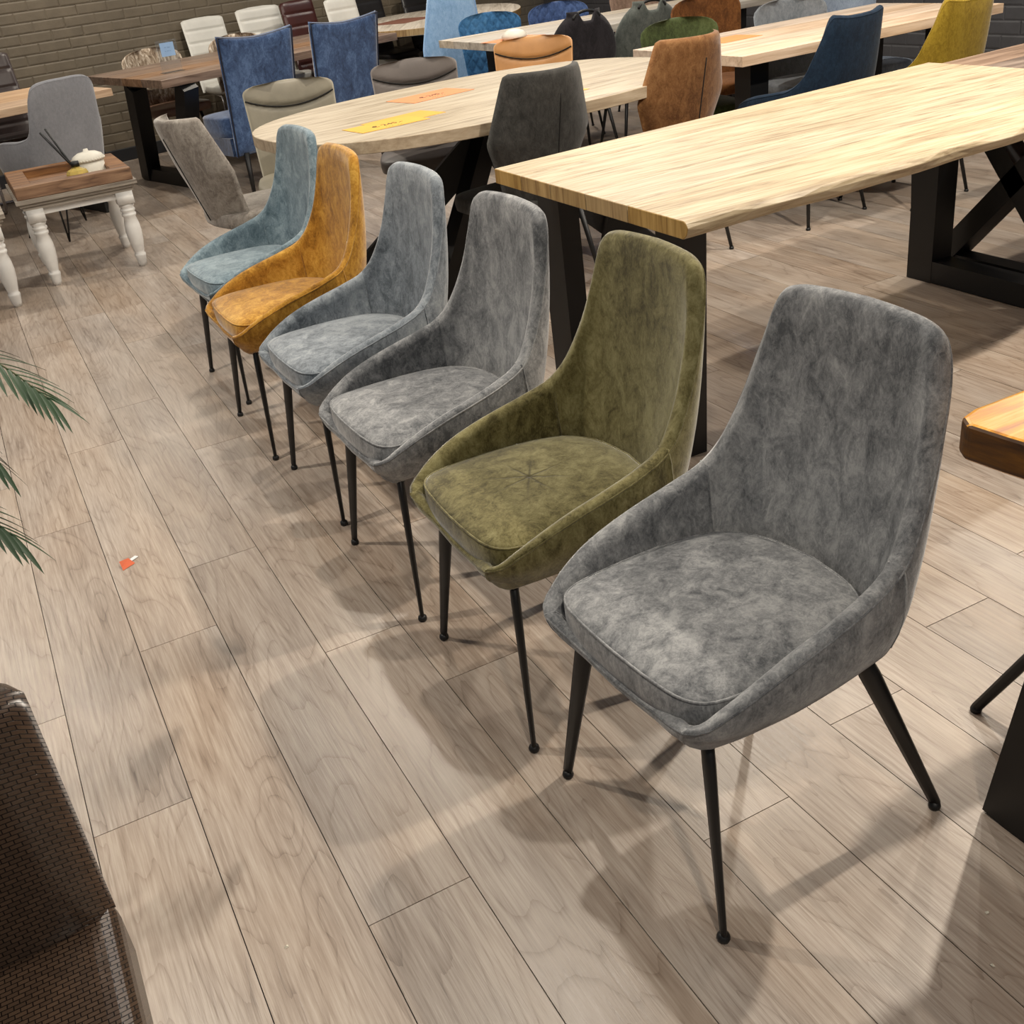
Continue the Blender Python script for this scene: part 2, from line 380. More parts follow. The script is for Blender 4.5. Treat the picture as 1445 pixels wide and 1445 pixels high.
def leg_vf(foot, knee, inner, r0=.019, r1=.0105):
    return tube([inner, knee, (Vector(knee)*.9+Vector(foot)*.1), foot], [r0*.8, r0, r0, r1], 8, False, .52, (foot[0], foot[1], 0))
legs = []
for sx in (-1, 1):
    for sy2 in (-1, 1):
        ft = (sx*.243 if sx < 0 else .243, sy2*.2312, .014)
        kn = (-.214, sy2*.166, .352) if sx < 0 else (.115, sy2*.158, .352)
        inn = (-.17, sy2*.13, .366) if sx < 0 else (.07, sy2*.12, .366)
        legs.append((mesh('leg', sc_(leg_vf(ft, kn, inn))), mesh('foot_glide', sc_(lathe([(.004, .016), (.010, .012), (.0115, .006), (.010, 0)][::-1], (ft[0], ft[1], 0), 12)))))
GREY1 = suede('grey_suede', (.088, .092, .098), (.222, .226, .230), (.40, .40, .395))
GREY2 = suede('blue_grey_suede', (.085, .10, .115), (.20, .225, .25), (.34, .37, .39))
OLIVE = suede('olive_suede', (.068, .055, .016), (.175, .150, .058), (.29, .26, .12))
MUST = suede('ochre_suede', (.20, .085, .008), (.42, .20, .022), (.62, .35, .06))
SLATE = suede('slate_blue_suede', (.075, .115, .14), (.155, .215, .25), (.29, .365, .40))
ROW = [(.875, 1.1025, 1, GREY1, 'large grey suede dining chair nearest the camera, front of the row'),
       (.851, 1.6225, 1, OLIVE, 'olive green suede dining chair with creased seat, second in the row'),
       (.840, 2.165, 0, GREY1, 'mid grey suede dining chair directly behind the olive one'),
       (.844, 2.72, 0, GREY2, 'lighter blue-grey suede dining chair just in front of the ochre one'),
       (.813, 3.26, 0, MUST, 'ochre yellow suede dining chair in the row'),
       (.852, 3.80, 0, SLATE, 'slate blue suede dining chair at the far end of the row')]
ROWROT = [2.5, -1, 1, 1, 0, 4]
def creased(src):
    m = src.copy(); m.name = 'creased_olive_suede'; nt = m.node_tree; N = nt.nodes.new; L = nt.links.new; bs = nt.nodes['Principled BSDF']
    tc = N('ShaderNodeTexCoord'); sp = N('ShaderNodeSeparateXYZ'); L(tc.outputs['Object'], sp.inputs[0])
    def mth(op, a, b, c=None):
        q = N('ShaderNodeMath'); q.operation = op
        for k, z in enumerate((a, b, c)):
            if z is None: continue
            if isinstance(z, (int, float)): q.inputs[k].default_value = z
            else: L(z, q.inputs[k])
        return q.outputs[0]
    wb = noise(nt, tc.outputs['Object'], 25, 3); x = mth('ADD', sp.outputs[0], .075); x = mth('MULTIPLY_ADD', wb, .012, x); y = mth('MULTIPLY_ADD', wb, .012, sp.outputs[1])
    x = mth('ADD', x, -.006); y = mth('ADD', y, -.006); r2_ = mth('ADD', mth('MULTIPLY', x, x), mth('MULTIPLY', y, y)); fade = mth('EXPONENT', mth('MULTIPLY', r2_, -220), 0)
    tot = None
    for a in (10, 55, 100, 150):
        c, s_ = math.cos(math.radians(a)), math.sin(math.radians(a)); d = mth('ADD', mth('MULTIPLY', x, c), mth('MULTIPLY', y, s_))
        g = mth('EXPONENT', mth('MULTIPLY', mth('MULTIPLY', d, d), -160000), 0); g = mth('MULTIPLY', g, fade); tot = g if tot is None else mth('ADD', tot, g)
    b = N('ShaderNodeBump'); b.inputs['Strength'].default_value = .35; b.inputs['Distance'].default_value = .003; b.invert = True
    bc = bs.inputs['Base Color'].links[0].from_socket; mx = N('ShaderNodeMix'); mx.data_type = 'RGBA'; mx.inputs[7].default_value = (.045, .036, .012, 1); L(bc, mx.inputs[6]); cl = mth('MINIMUM', mth('MULTIPLY', tot, .8), .8); L(cl, mx.inputs[0]); L(mx.outputs[2], bs.inputs['Base Color'])  # shade of the creases mixed into the base colour, on top of the bump
    old = bs.inputs['Normal'].links[0].from_socket; L(old, b.inputs['Normal']); L(tot, b.inputs['Height']); L(b.outputs[0], bs.inputs['Normal']); return m
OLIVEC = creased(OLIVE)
for (x, y, _, mt, lab), rz in zip(ROW, ROWROT):
    t = thing('dining_chair', lab, 'chair', (x, y, 0), rz, 'row of six bucket dining chairs')
    obj('backrest', HM['backrest'], mt, t); obj('side_panel', HM['side1'], mt, t); obj('side_panel', HM['side2'], mt, t)
    obj('front_rail', HM['front'], mt, t); obj('seat_base', HM['base'], BLACK, t); obj('piping', HM['pipe'], mt, t)
    for q in SEAMS: obj('seam', q, mt, t)
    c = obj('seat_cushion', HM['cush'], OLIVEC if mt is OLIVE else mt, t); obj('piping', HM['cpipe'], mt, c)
    for lm_, gm in legs:
        l = obj('leg', lm_, BLACK, t); obj('foot_glide', gm, BLACK, l)
# ================================================================ generic chairs
def panel(w, z0, z1, x0, x1, c=.04, th=.05, nu=20, nv=22, wf=None, topdip=None, disp=None, n=4., xb=None, fold=0.):
    """upright cushion panel; front faces -x. w(v) half width; z from z0..z1; leans from x0 to x1"""
    wf = wf or (lambda v: w)
    fr, bk = [], []
    vs = [0, .015, .04]+[.04+.9*(i/(nv-6)) for i in range(1, nv-5)]+[.965, .985, 1]
    us = [-1+2*i/nu for i in range(nu+1)]
    us = [math.sin(u*PI/2)*.5+u*.5 for u in us]
    V, F = [], []
    for sgn in (-1, 1):
        for v in vs:
            for u in us:
                W_ = wf(v); zz = z0+(z1-z0-(topdip(u) if topdip else 0))*v
                e = max(0, 1-abs(u)**n*1.0)**.5*max(0, 1-abs(2*v-1)**(n*2.5))**.5
                xx = x0+(x1-x0)*(xb(v) if xb else v)-c*abs(u)**2
                dd = disp(u, v, W_*u, zz) if (disp) else 0
                V.append((xx+sgn*(th/2-dd)*e, W_*u, zz))
    m = len(us); k0 = len(vs)*m
    for s in range(2):
        for i in range(len(vs)-1):
            for j in range(m-1):
                q = [s*k0+i*m+j, s*k0+i*m+j+1, s*k0+(i+1)*m+j+1, s*k0+(i+1)*m+j]
                F.append(tuple(q if s else q[::-1]))
    for i in range(len(vs)-1):       # stitch side edges
        for j in (0, m-1):
            q = [i*m+j, (i+1)*m+j, k0+(i+1)*m+j, k0+i*m+j]; F.append(tuple(q if j == 0 else q[::-1]))
    for i in (0, len(vs)-1):
        for j in range(m-1):
            q = [i*m+j, i*m+j+1, k0+i*m+j+1, k0+i*m+j]; F.append(tuple(q[::-1] if i == 0 else q))
    return V, F
def roundtop(w, v0=.8, n=2.6, low=None):
    def f(v):
        b = w if low is None else low+(w-low)*min(1, v/v0)
        if v <= v0: return b
        return max(.02, b*(1-((v-v0)/(1-v0)*.985)**n)**(1/n))
    return f
def poly_w(pts):
    def f(v):
        for (a, b), (c, d) in zip(pts, pts[1:]):
            if v <= c: return b+(d-b)*(v-a)/(c-a)
        return pts[-1][1]
    return f
def gauss(x, s): return math.exp(-(x/s)**2)
def seat(w=.23, d0=-.24, d1=.20, z0=.40, z1=.46, crown=.015):
    return cushion([(d0, 0), (d0+.004, w*.55), (d0+.03, w*.85), (d0+.09, w*.98), ((d0+d1)/2, w), (d1-.08, w*.92), (d1-.02, w*.6), (d1, 0)], z0, z1, crown)[0]
def legs4(t, mat, sx=.20, sy_=.20, top=.40, r0=.012, r1=.008, inn=.7, n=8, glide=True):
    for a in (-1, 1):
        for b in (-1, 1):
            l = obj('leg', tube([(a*sx*inn, b*sy_*inn, top), (a*sx, b*sy_, .008)], [r0, r1], n), mat, t)
            if glide: obj('foot_glide', lathe([(.010, 0), (.011, .005), (.009, .012)], (a*sx, b*sy_, 0), 10), mat, l)
def hairpins(t, mat, s=.21):
    for a in (-1, 1):
        for b in (-1, 1):
            obj('leg', join(tube([(a*s*.55, b*s*.75, .40), (a*s, b*s, .006)], .006, 6), tube([(a*s*.85, b*s*.45, .40), (a*s, b*s, .006)], .006, 6)), mat, t)
def saddle_chair(loc, rz, mat, label, group, h=.86):
    t = thing('saddle_chair', label, 'chair', loc, rz, group)
    sv = lambda u: .73+.12*u*u
    d = lambda u, v, y, z: .010*gauss(v-sv(u), .025)+(.008 if v < sv(u) else 0)
    obj('backrest', panel(.215, .44, h, .185, .25, .045, .05, 26, 40, roundtop(.215, .88, 3.2, .20), None, d), mat, t)
    wf = roundtop(.215, .88, 3.2, .20)
    obj('seam', tube([(.185+.065*sv(u)-.045*u*u-.0185*max(0, 1-abs(u)**4)**.5-.001, wf(sv(u))*u, .44+(h-.44)*sv(u)) for u in [-.97+1.94*i/24 for i in range(25)]], .0035, 5), plain('dark_thread', (.01, .009, .008), .9), t)
    obj('seat', seat(.225), mat, t); legs4(t, BLACK, .21, .2)
    return t
def hex_chair(loc, rz, mat, label, group, arms=False, h=.92, leg='taper', c=.10, lean=.10):
    t = thing('shell_chair', label, 'chair', loc, rz, group)
    wf = poly_w([(0, .150), (.25, .185), (.50, .240), (.54, .246), (.58, .240), (.94, .185), (.985, .175), (1, .15)])
    b = obj('backrest', panel(.2, .42, h, .17, .17+lean, c, .045, 22, 34, wf), mat, t)
    pts = [(.17+lean*v+.0235, 0, .42+(h-.42)*v) for v in [.03+.8*i/12 for i in range(13)]]
    obj('seam', tube(pts, .0025, 5), plain('dark_thread', (.01, .009, .008), .9), b)
    obj('seat', seat(.22, -.25, .19), mat, t)
    if leg == 'taper': legs4(t, BLACK, .21, .21)
    elif leg == 'wide': legs4(t, BLACK, .205, .295, .40, .016, .010, .25)
    else:
        obj('column', lathe([(.03, .06), (.025, .10), (.018, .12), (.018, .40), (.07, .405)], (0, 0, 0), 14), BLACK, t)
        for a in (-1, 1):
            for b in (-1, 1): obj('leg', tube([(0, 0, .095), (a*.12, b*.12, .075), (a*.22, b*.22, .010)], [.016, .014, .009], 8), BLACK, t)
    return t
AB = [(.19, 0, .38), (.188, .06, .38), (.182, .11, .38), (.17, .15, .38), (.15, .175, .38), (.12, .19, .38), (.08, .198, .38), (.03, .20, .38), (-.05, .20, .38), (-.13, .20, .38), (-.19, .195, .38), (-.215, .17, .38), (-.225, .09, .38), (-.23, 0, .38)]
AT = [(.27, 0, .872), (.266, .08, .874), (.256, .135, .882), (.245, .160, .878), (.225, .178, .80), (.20, .200, .72), (.175, .220, .65), (.12, .232, .605), (.03, .235, .585), (-.08, .232, .565), (-.16, .222, .53), (-.205, .19, .44), (-.225, .10, .395), (-.232, 0, .392)]
GT = [(.26, 0, .885), (.257, .09, .885), (.250, .160, .875), (.240, .190, .845), (.220, .198, .76), (.20, .205, .68), (.175, .222, .61), (.10, .238, .585), (.0, .240, .580), (-.10, .236, .572), (-.18, .222, .545), (-.215, .19, .45), (-.225, .10, .395), (-.232, 0, .392)]
AP = bucket(AB, AT, .035, 4, 8, .008, (6, 11))
AMsh = {k: mesh(n, AP[k]) for k, n in (('backrest', 'backrest'), ('side1', 'armrest'), ('side2', 'armrest'), ('front', 'front_rail'), ('pipe', 'piping'))}
ASeat = mesh('seat_cushion', seat(.19, -.225, .17, .385, .46))
AP2 = bucket(AB, GT, .035, 4, 8, .008, (6, 11))
AMsh2 = {k: mesh(n, AP2[k]) for k, n in (('backrest', 'backrest'), ('side1', 'armrest'), ('side2', 'armrest'), ('front', 'front_rail'), ('pipe', 'piping'))}
def arm_chair(loc, rz, mat, label, group, leg='taper', scale=1):
    ms = AMsh2 if leg == 'hair' else AMsh
    t = thing('armchair', label, 'chair', loc, rz, group, scale)
    for k, n in (('backrest', 'backrest'), ('side1', 'armrest'), ('side2', 'armrest'), ('front', 'front_rail'), ('pipe', 'piping')): obj(n, ms[k], mat, t)
    obj('seat_cushion', ASeat, mat, t)
    hairpins(t, BLACK) if leg == 'hair' else legs4(t, BLACK, .21, .21, .36)
    return t
def ribbed_chair(loc, rz, mat, label, group, h=1.0, w=.21, n=6, lean=.13, frame=CHROME):
    t = thing('cantilever_chair', label, 'chair', loc, rz, group)
    d = lambda u, v, y, z: .011*max(gauss(((v*n) % 1)-.0, .07), gauss(((v*n) % 1)-1, .07))
    obj('backrest', panel(w, .42, h, .17, .17+lean, .01, .045, 12, 60, roundtop(w, .95, 3, w*.97), None, d, 8), mat, t)
    obj('seat', seat(w, -.24, .19, .42, .475, .008), mat, t)
    for s in (-1, 1):
        obj('frame_tube', tube([(.17, s*w*.8, .44), (-.19, s*w*.9, .40), (-.23, s*w*.95, .34), (-.21, s*w*.95, .05), (-.17, s*w*.95, .013), (.22, s*w*.95, .013)], .011, 8), frame, t)
    obj('floor_bar', tube([(.22, -w*.95, .013), (.22, w*.95, .013)], .011, 8), frame, t)
    return t
# ================================================================ tables
def steel_frame(parent, x, ya, yb, z1, w=.10, d=.10, flare=.0, origin=None):
    """trapezoid frame in plane x=const: two legs, floor beam, top plate"""
    obj('leg', soft_vf := beam((x, ya-flare, z1), (x, ya, .0), d, w, (1, 0, 0)), BLACK, parent, False)
    obj('leg', beam((x, yb+flare, z1), (x, yb, .0), d, w, (1, 0, 0)), BLACK, parent, False)
    obj('floor_beam', box(x-d/2+.001, x+d/2-.001, ya, yb, .003, .085), BLACK, parent, False)
    obj('top_plate', box(x-d/2, x+d/2, ya-flare, yb+flare, z1-.012, z1), BLACK, parent, False)
def board_top(parent, quad, z, th, n, mat, edge=None, live=None, nseg=28, joints=None, emat=None):
    """quad: A(left near) B(right near) C(right far) D(left far); boards along A-B"""
    A, B, C, D = [Vector((*q, 0)) for q in quad]
    js = joints or [i/n for i in range(n+1)]
    for i in range(n):
        a, b = js[i], js[i+1]
        V, F = [], []
        m = nseg if (live and i == 0) else 2
        for k in range(m+1):
            s = k/m
            p0 = (A+(B-A)*s); p1 = (D+(C-D)*s); q0 = p0+(p1-p0)*a; q1 = p0+(p1-p0)*b
            dr = (p1-p0).normalized()
            q1 = q1-dr*.002; q0 = q0+dr*.002
            if live and i == 0:
                o = live(s); pr = [q1+Vector((0, 0, z-th)), q0+dr*(o+.016)+Vector((0, 0, z-th)), q0+dr*(o+.004)+Vector((0, 0, z-th*.75)), q0+dr*(o-.002+.005*math.sin(s*31))+Vector((0, 0, z-th*.35)), q0+dr*(o+.006)+Vector((0, 0, z-.004)), q0+dr*(o+.014)+Vector((0, 0, z)), q1+Vector((0, 0, z))]
            else:
                pr = [q1+Vector((0, 0, z-th)), q0+Vector((0, 0, z-th)), q0+Vector((0, 0, z)), q1+Vector((0, 0, z))]
            V += pr; K = len(pr)
        for k in range(m):
            for j in range(K):
                F.append((k*K+j, (k+1)*K+j, (k+1)*K+(j+1) % K, k*K+(j+1) % K)[::-1])
        F.append(tuple(range(K))[::-1]); F.append(tuple(m*K+j for j in range(K)))
        o = obj('board', (V, F), mat, parent, False)
        if emat:
            o.data.materials.append(emat); P = o.data.polygons
            for q in list(P)[-2:]: q.material_index = 1
        soft(o, .0015, 1)
def live_edge(seed, amp=.012):
    r = random.Random(seed); ph = [r.uniform(0, 6) for _ in range(4)]
    return lambda s: amp*(math.sin(s*7+ph[0])+.5*math.sin(s*15+ph[1])+.25*math.sin(s*37+ph[2]))
# live edge oak table
t = thing('dining_table', 'long pale oak live-edge table with black steel frames behind the chair row', 'table', (2.3, 2.5, 0))
def rel(q, o): return [(x-o[0], y-o[1]) for x, y in q]
T2 = rel([(1.386, 1.918), (3.30, 2.075), (3.313, 3.07), (1.382, 2.89)], (2.3, 2.5))
board_top(t, T2, .76, .042, 5, OAK, live=live_edge(4), joints=[0, .27, .47, .66, .83, 1], emat=OAKEND)
steel_frame(t, 1.6-2.3, 2.285-2.5, 2.90-2.5, .717, .13, .07, .02)
steel_frame(t, 3.20-2.3, 2.285-2.5, 2.885-2.5, .717, .12, .10, .01)
# dark walnut table abutting on the right
t = thing('dining_table', 'dark walnut table end touching the far right end of the pale oak table', 'table', (4.3, 2.75, 0))
board_top(t, rel([(3.335, 2.25), (5.4, 2.42), (5.36, 3.20), (3.335, 3.03)], (4.3, 2.75)), .755, .042, 4, WALNUT)
for x in (-.90, .75):
    for a, b in ((.23, -.39), (-.39, .23)):
        obj('leg', beam((x, a, .02), (x, b, .713), .10, .08, (1, 0, 0)), BLACK, t, False)
    obj('floor_beam', box(x-.04, x+.04, -.42, .26, 0, .05), BLACK, t, False)
# honey table at the right foreground
t = thing('dining_table', 'honey coloured thick live-edge table corner at the right picture edge', 'table', (1.9, .4, 0))
Q = [(1.055, -.25), (3.0, -.2), (3.0, .875), (1.035, .880)]
def honey_top():
    pts = []
    q = rel([(1.055, -.25), (3.0, -.2), (3.0, .872), (1.075, .876), (1.045, .868), (1.030, .845), (1.036, .79), (1.050, .70), (1.046, .6), (1.06, .45), (1.04, .3), (1.06, .1)], (1.9, .4))
    return q
tp = obj('tabletop', prism(honey_top(), .708, .76), HONEY, t, False); tp.data.materials.append(HONEYD)
for p in tp.data.polygons:
    if abs(p.normal.z) < .5 and p.normal.x < -.3: p.material_index = 1
soft(tp, .008, 3)
steel_frame(t, 1.22-1.9, .1-.4, .80-.4, .708, .09, .10, -.09)
steel_frame(t, 2.8-1.9, .1-.4, .80-.4, .708, .09, .10, -.09)
# oval table
def super_oval(a, b, n=2.5, k=64):
    out = []
    for i in range(k):
        q = 2*PI*i/k; c, s = math.cos(q), math.sin(q)
        out.append((a*math.copysign(abs(c)**(2/n), c), b*math.copysign(abs(s)**(2/n), s)))
    return out
def oval_table(loc, rz, a, b, z, th, mat, emat, label, n=2.5):
    t = thing('oval_table', label, 'table', (loc[0], loc[1], 0), rz)
    tp = obj('tabletop', prism(super_oval(a, b, n), z-th, z), mat, t, False); tp.data.materials.append(emat)
    for p in tp.data.polygons:
        if abs(p.normal.z) < .5: p.material_index = 1
    soft(tp, .002, 1)
    for sx in (-1, 1):
        for s2 in (-1, 1):
            obj('leg', beam((sx*.62*a/1.05, s2*.36, .0), (-sx*.10, -s2*.06, z-th-.01), .13, .06), BLACK, t, False)
    obj('top_plate', box(-.55, .55, -.3, .3, z-th-.02, z-th), BLACK, t, False)
    return t
oval_table((2.06, 4.34), 8, 1.00, .66, .76, .045, OAK, wood('oak_edge', (.30, .20, .10), (.44, .32, .18), (.56, .43, .27), 'x', .8, .5), 'pale oak oval table with black crossed base and orange price sheets')
oval_table((4.02, 9.22), 63, 1.08, .74, .76, .05, GREYOAK, OAKEND, 'light oval wooden table at the back beside the brick wall', 2.2)
# walnut table, rotated
def dirt(a): return Vector((math.cos(math.radians(a)), math.sin(math.radians(a)), 0))
def far_table(label, C, au, av, lu, lv, z, mat, th=.045, n=4, fx=(.30, .30), w=.10, fl=.12, fy=(.22, .78), ends=None):
    t = thing('dining_table', label, 'table', (C[0], C[1], 0), au)
    u = Vector((lu, 0, 0)); vv = Vector((math.cos(math.radians(av-au)), math.sin(math.radians(av-au)), 0))*lv
    q = [(0, 0), (u.x, u.y), (u.x+vv.x, u.y+vv.y), (vv.x, vv.y)]
    board_top(t, q, z, th, n, mat, emat=None)
    if ends:
        for (f, tp_) in ends: obj('leg', beam((*f, 0), (*tp_, z-th-.002), .11, .11, (1, 0, 0)), BLACK, t, False)
        obj('floor_beam', beam((*ends[0][0], .045), (*ends[1][0], .045), .09, .11), BLACK, t, False); obj('top_plate', beam((*ends[0][1], z-th-.008), (*ends[1][1], z-th-.008), .012, .11), BLACK, t, False)
    else: steel_frame(t, fx[0], lv*fy[0], lv*fy[1], z-th-.002, w, w, fl)
    steel_frame(t, lu-fx[1], lv*fy[0], lv*fy[1], z-th-.002, w, w, fl)
    return t
far_table('dark brown walnut plank table with trapezoid legs along the brick wall', (1.29, 7.45), 21.5, 102.5, 2.10, 1.34, .76, WALNUT, .05, 4, (.12, .35), .11, .14, (.40, .84), (((.33, .50), (.19, .02)), ((.40, 1.12), (.17, .62))))
far_table('light brown wooden table at the left picture edge by the wall', (-.93, 6.85), 19, 104, 2.03, 1.15, .76, wood('beech', (.42, .24, .12), (.60, .38, .21), (.72, .5, .30), 'x', .9, .5), .045, 3, (.25, .12), .11, .0)
far_table('grey washed oak table with a white bowl and orange sheet', (3.10, 6.19), 2, 92, 2.3, .86, .76, GREYOAK, .045, 4, (.35, .35), .12, .02)
far_table('long oak plank table behind the navy and mustard armchairs', (3.196, 4.014), 2.5, 90.5, 1.72, .87, .76, wood('pinkish_oak', (.42, .31, .22), (.60, .47, .36), (.74, .61, .49), 'x', .8, .5), .045, 4, (.22, .22), .11, .0)
# ================================================================ chairs around the tables
SG = 'saddle chairs behind the oval table'
BEIGE = leather('beige_leather', (.27, .245, .185), .5); TAUPEL = leather('grey_brown_leather', (.135, .115, .105), .5); COG = leather('cognac_leather', (.56, .28, .10), .42)
saddle_chair((1.50-.08, 5.03, 0), 75, BEIGE, 'beige leather chair with curved back seam behind the oval table', SG)
saddle_chair((2.14-.10, 5.02, 0), 68, TAUPEL, 'grey-brown leather chair with curved back seam behind the oval table', SG)
saddle_chair((2.95-.18, 5.24, 0), 52, COG, 'cognac leather chair with curved back seam behind the oval table', SG, .85)
CHARC = suede('charcoal_suede', (.020, .0195, .018), (.038, .037, .034), (.062, .059, .055), 1.2, .1)
SUEDB = suede('cognac_suede', (.10, .040, .012), (.185, .082, .027), (.27, .135, .052), 1.2, .15)
TAUPE = suede('taupe_suede', (.17, .145, .125), (.30, .27, .235), (.42, .385, .34), .8, .2)
hex_chair((1.93, 3.78, 0), -80, CHARC, 'dark charcoal shell chair seen from behind at the near side of the oval table', 'shell chairs at the oval table', h=.92)
hex_chair((2.70, 3.95, 0), -80, SUEDB, 'cognac suede shell chair seen from behind at the right of the oval table', 'shell chairs at the oval table', h=.92)
hex_chair((1.05, 4.64, 0), 190, TAUPE, 'taupe suede swivel shell chair seen from the side at the oval table end', 'shell chairs at the oval table', leg='star', h=.86, lean=.14)
NAVY = suede('navy_fabric', (.004, .012, .027), (.008, .022, .045), (.013, .033, .065), 2, .05); MUSTF = suede('mustard_fabric', (.20, .125, .008), (.30, .20, .016), (.37, .255, .028), 2.5, .1)
GREYF = suede('light_grey_fabric', (.21, .215, .235), (.245, .25, .27), (.28, .285, .31), 2.5, .2)
AG = 'fabric armchairs with low arms'
arm_chair((3.53, 3.99, 0), -80, NAVY, 'navy blue fabric armchair seen from behind at the long oak table', AG)
arm_chair((4.06, 3.86, 0), -82, MUSTF, 'mustard yellow fabric armchair seen from behind at the long oak table', AG)
arm_chair((.52, 7.22, 0), -62, GREYF, 'light grey fabric armchair with hairpin legs behind the coffee table', AG, 'hair')
# blue velvet chairs
BLUEV = suede('blue_velvet', (.018, .035, .085), (.045, .085, .19), (.10, .17, .33), .6, .5); PIPE = plain('navy_piping', (.008, .012, .03), .6)
def velvet(loc, rz, mat, pmat, label, group, h=.99, w=.262):
    t = thing('high_back_chair', label, 'chair', loc, rz, group)
    dip = lambda u: .030*(1-abs(u)**1.6)
    wf = poly_w([(0, .235), (.5, .245), (1, w)])
    b = obj('backrest', panel(w, .27, h, .17, .30, -.01, .09, 20, 24, wf, dip, None, 9), mat, t)
    def edge(sg, u_list, v_list):
        out = []
        for u, v in zip(u_list, v_list):
            zz = .27+(h-.27-dip(u))*v; out.append((.17+.13*v+.01*u*u+sg*.020, wf(v)*u*.985, zz))
        return out
    us = [-1]*14+[-1+2*i/16 for i in range(17)]+[1]*14; vs = [i/14*.985 for i in range(14)]+[.985]*17+[.985*(1-i/13) for i in range(14)]
    obj('piping', tube(edge(1, us, vs), .006, 6), pmat, b)
    obj('seat', seat(.24, -.27, .16, .36, .50, .012), mat, t)
    obj('seat_side', box(-.25, .14, -.235, .235, .27, .38), mat, t, False)
    legs4(t, BLACK, .24, .20, .29, .02, .012, .9, 4, False)
VG = 'blue velvet high back chairs'
velvet((1.77, 7.34, 0), -77, BLUEV, PIPE, 'left of two tall blue velvet chairs with dark piping at the walnut table', VG)
velvet((2.38, 7.42, 0), -76, BLUEV, PIPE, 'right of two tall blue velvet chairs with dark piping at the walnut table', VG)
LB = suede('sky_blue_fabric', (.22, .40, .66), (.30, .50, .78), (.40, .60, .86), 1.5, .3)
velvet((3.47, 7.98, 0), -88, LB, LB, 'tall light sky blue chair beyond the grey washed oak table', 'sky blue chair', 1.05, .17)
# ribbed leather chairs along the wall
WL = leather('white_leather', (.66, .65, .60), .4, 90, .9); BUR = leather('burgundy_leather', (.055, .014, .012), .35); DBR = leather('dark_brown_leather', (.05, .035, .033), .35); BLK = leather('black_leather', (.014, .013, .014), .4)
RG = 'ribbed leather chairs along the brick wall'
ribbed_chair((2.22, 9.62, 0), 100, WL, 'left white ribbed leather chair by the brick wall', RG, .99, .19)
ribbed_chair((2.73, 9.64, 0), 104, WL, 'second white ribbed leather chair by the brick wall', RG, 1.01, .215)
ribbed_chair((3.05, 9.50, 0), 106, BUR, 'burgundy ribbed leather chair between two white ones', RG, 1.02, .17)
ribbed_chair((3.40, 9.35, 0), 108, WL, 'third white ribbed leather chair, right of the burgundy one', RG, 1.0, .17)
ribbed_chair((3.85, 9.98, 0), 108, BLK, 'black ribbed leather chair right of the third white chair', RG, 1.0, .2)
ribbed_chair((4.42, 10.10, 0), 108, BLK, 'black ribbed leather chair behind the far oval table', RG, 1.0, .2)
ribbed_chair((.36, 8.55, 0), 102, DBR, 'dark brown ribbed leather chair at the left picture edge', RG, 1.0, .24, 5)
# cowhide chairs
m, nt, bs, N, L = newmat('cowhide'); v = coords(nt, True, 'Object', (3, 3, 1)); n1 = noise(nt, v, 7, 8, .75, 1.5)
r = ramp(nt, [(.38, (.10, .06, .035)), (.50, (.30, .23, .16)), (.62, (.70, .62, .52))]); L(n1, r.inputs[0]); L(r.outputs[0], bs.inputs['Base Color']); bs.inputs['Roughness'].default_value = .8; bump(nt, n1, bs, .8, .01); COW = m
def cow(loc, rz, label):
    t = thing('cowhide_chair', label, 'chair', loc, rz, 'cowhide chairs at the walnut table')
    obj('backrest', panel(.25, .46, .86, .17, .25, .06, .05, 20, 20, roundtop(.25, .75, 2.5)), COW, t)
    obj('seat', seat(.24), leather('tan_edge', (.25, .14, .09)), t); legs4(t, BLACK, .21, .2)
cow((1.59, 8.92, 0), 105, 'mottled cowhide chair behind the sign holder on the walnut table')
cow((2.30, 9.10, 0), 102, 'mottled cowhide chair half hidden by the left blue velvet chair')
# quilted blue chairs
QB = suede('quilted_blue', (.015, .07, .17), (.03, .12, .27), (.06, .18, .36), 1.5, .3); QN = suede('quilted_navy', (.02, .04, .11), (.04, .075, .19), (.07, .12, .27), 1.5, .3)
def quilted(loc, rz, mat, label):
    t = thing('quilted_chair', label, 'chair', loc, rz, 'quilted blue chairs behind the grey washed table')
    def d(u, v, y, z):
        a = (y*16+z*11) % 1; b = (y*16-z*11) % 1
        return .012*max(gauss(min(a, 1-a), .12), gauss(min(b, 1-b), .12))
    obj('backrest', panel(.22, .44, .87, .17, .24, .05, .05, 60, 60, roundtop(.22, .8, 2.6, .19), None, d), mat, t)
    obj('seat', seat(.225), mat, t); legs4(t, BLACK, .2, .2)
quilted((3.47, 7.05, 0), 66, QB, 'bright blue quilted chair with diamond stitching'); quilted((4.02, 7.02, 0), 70, QN, 'navy quilted chair right of the bright blue one')
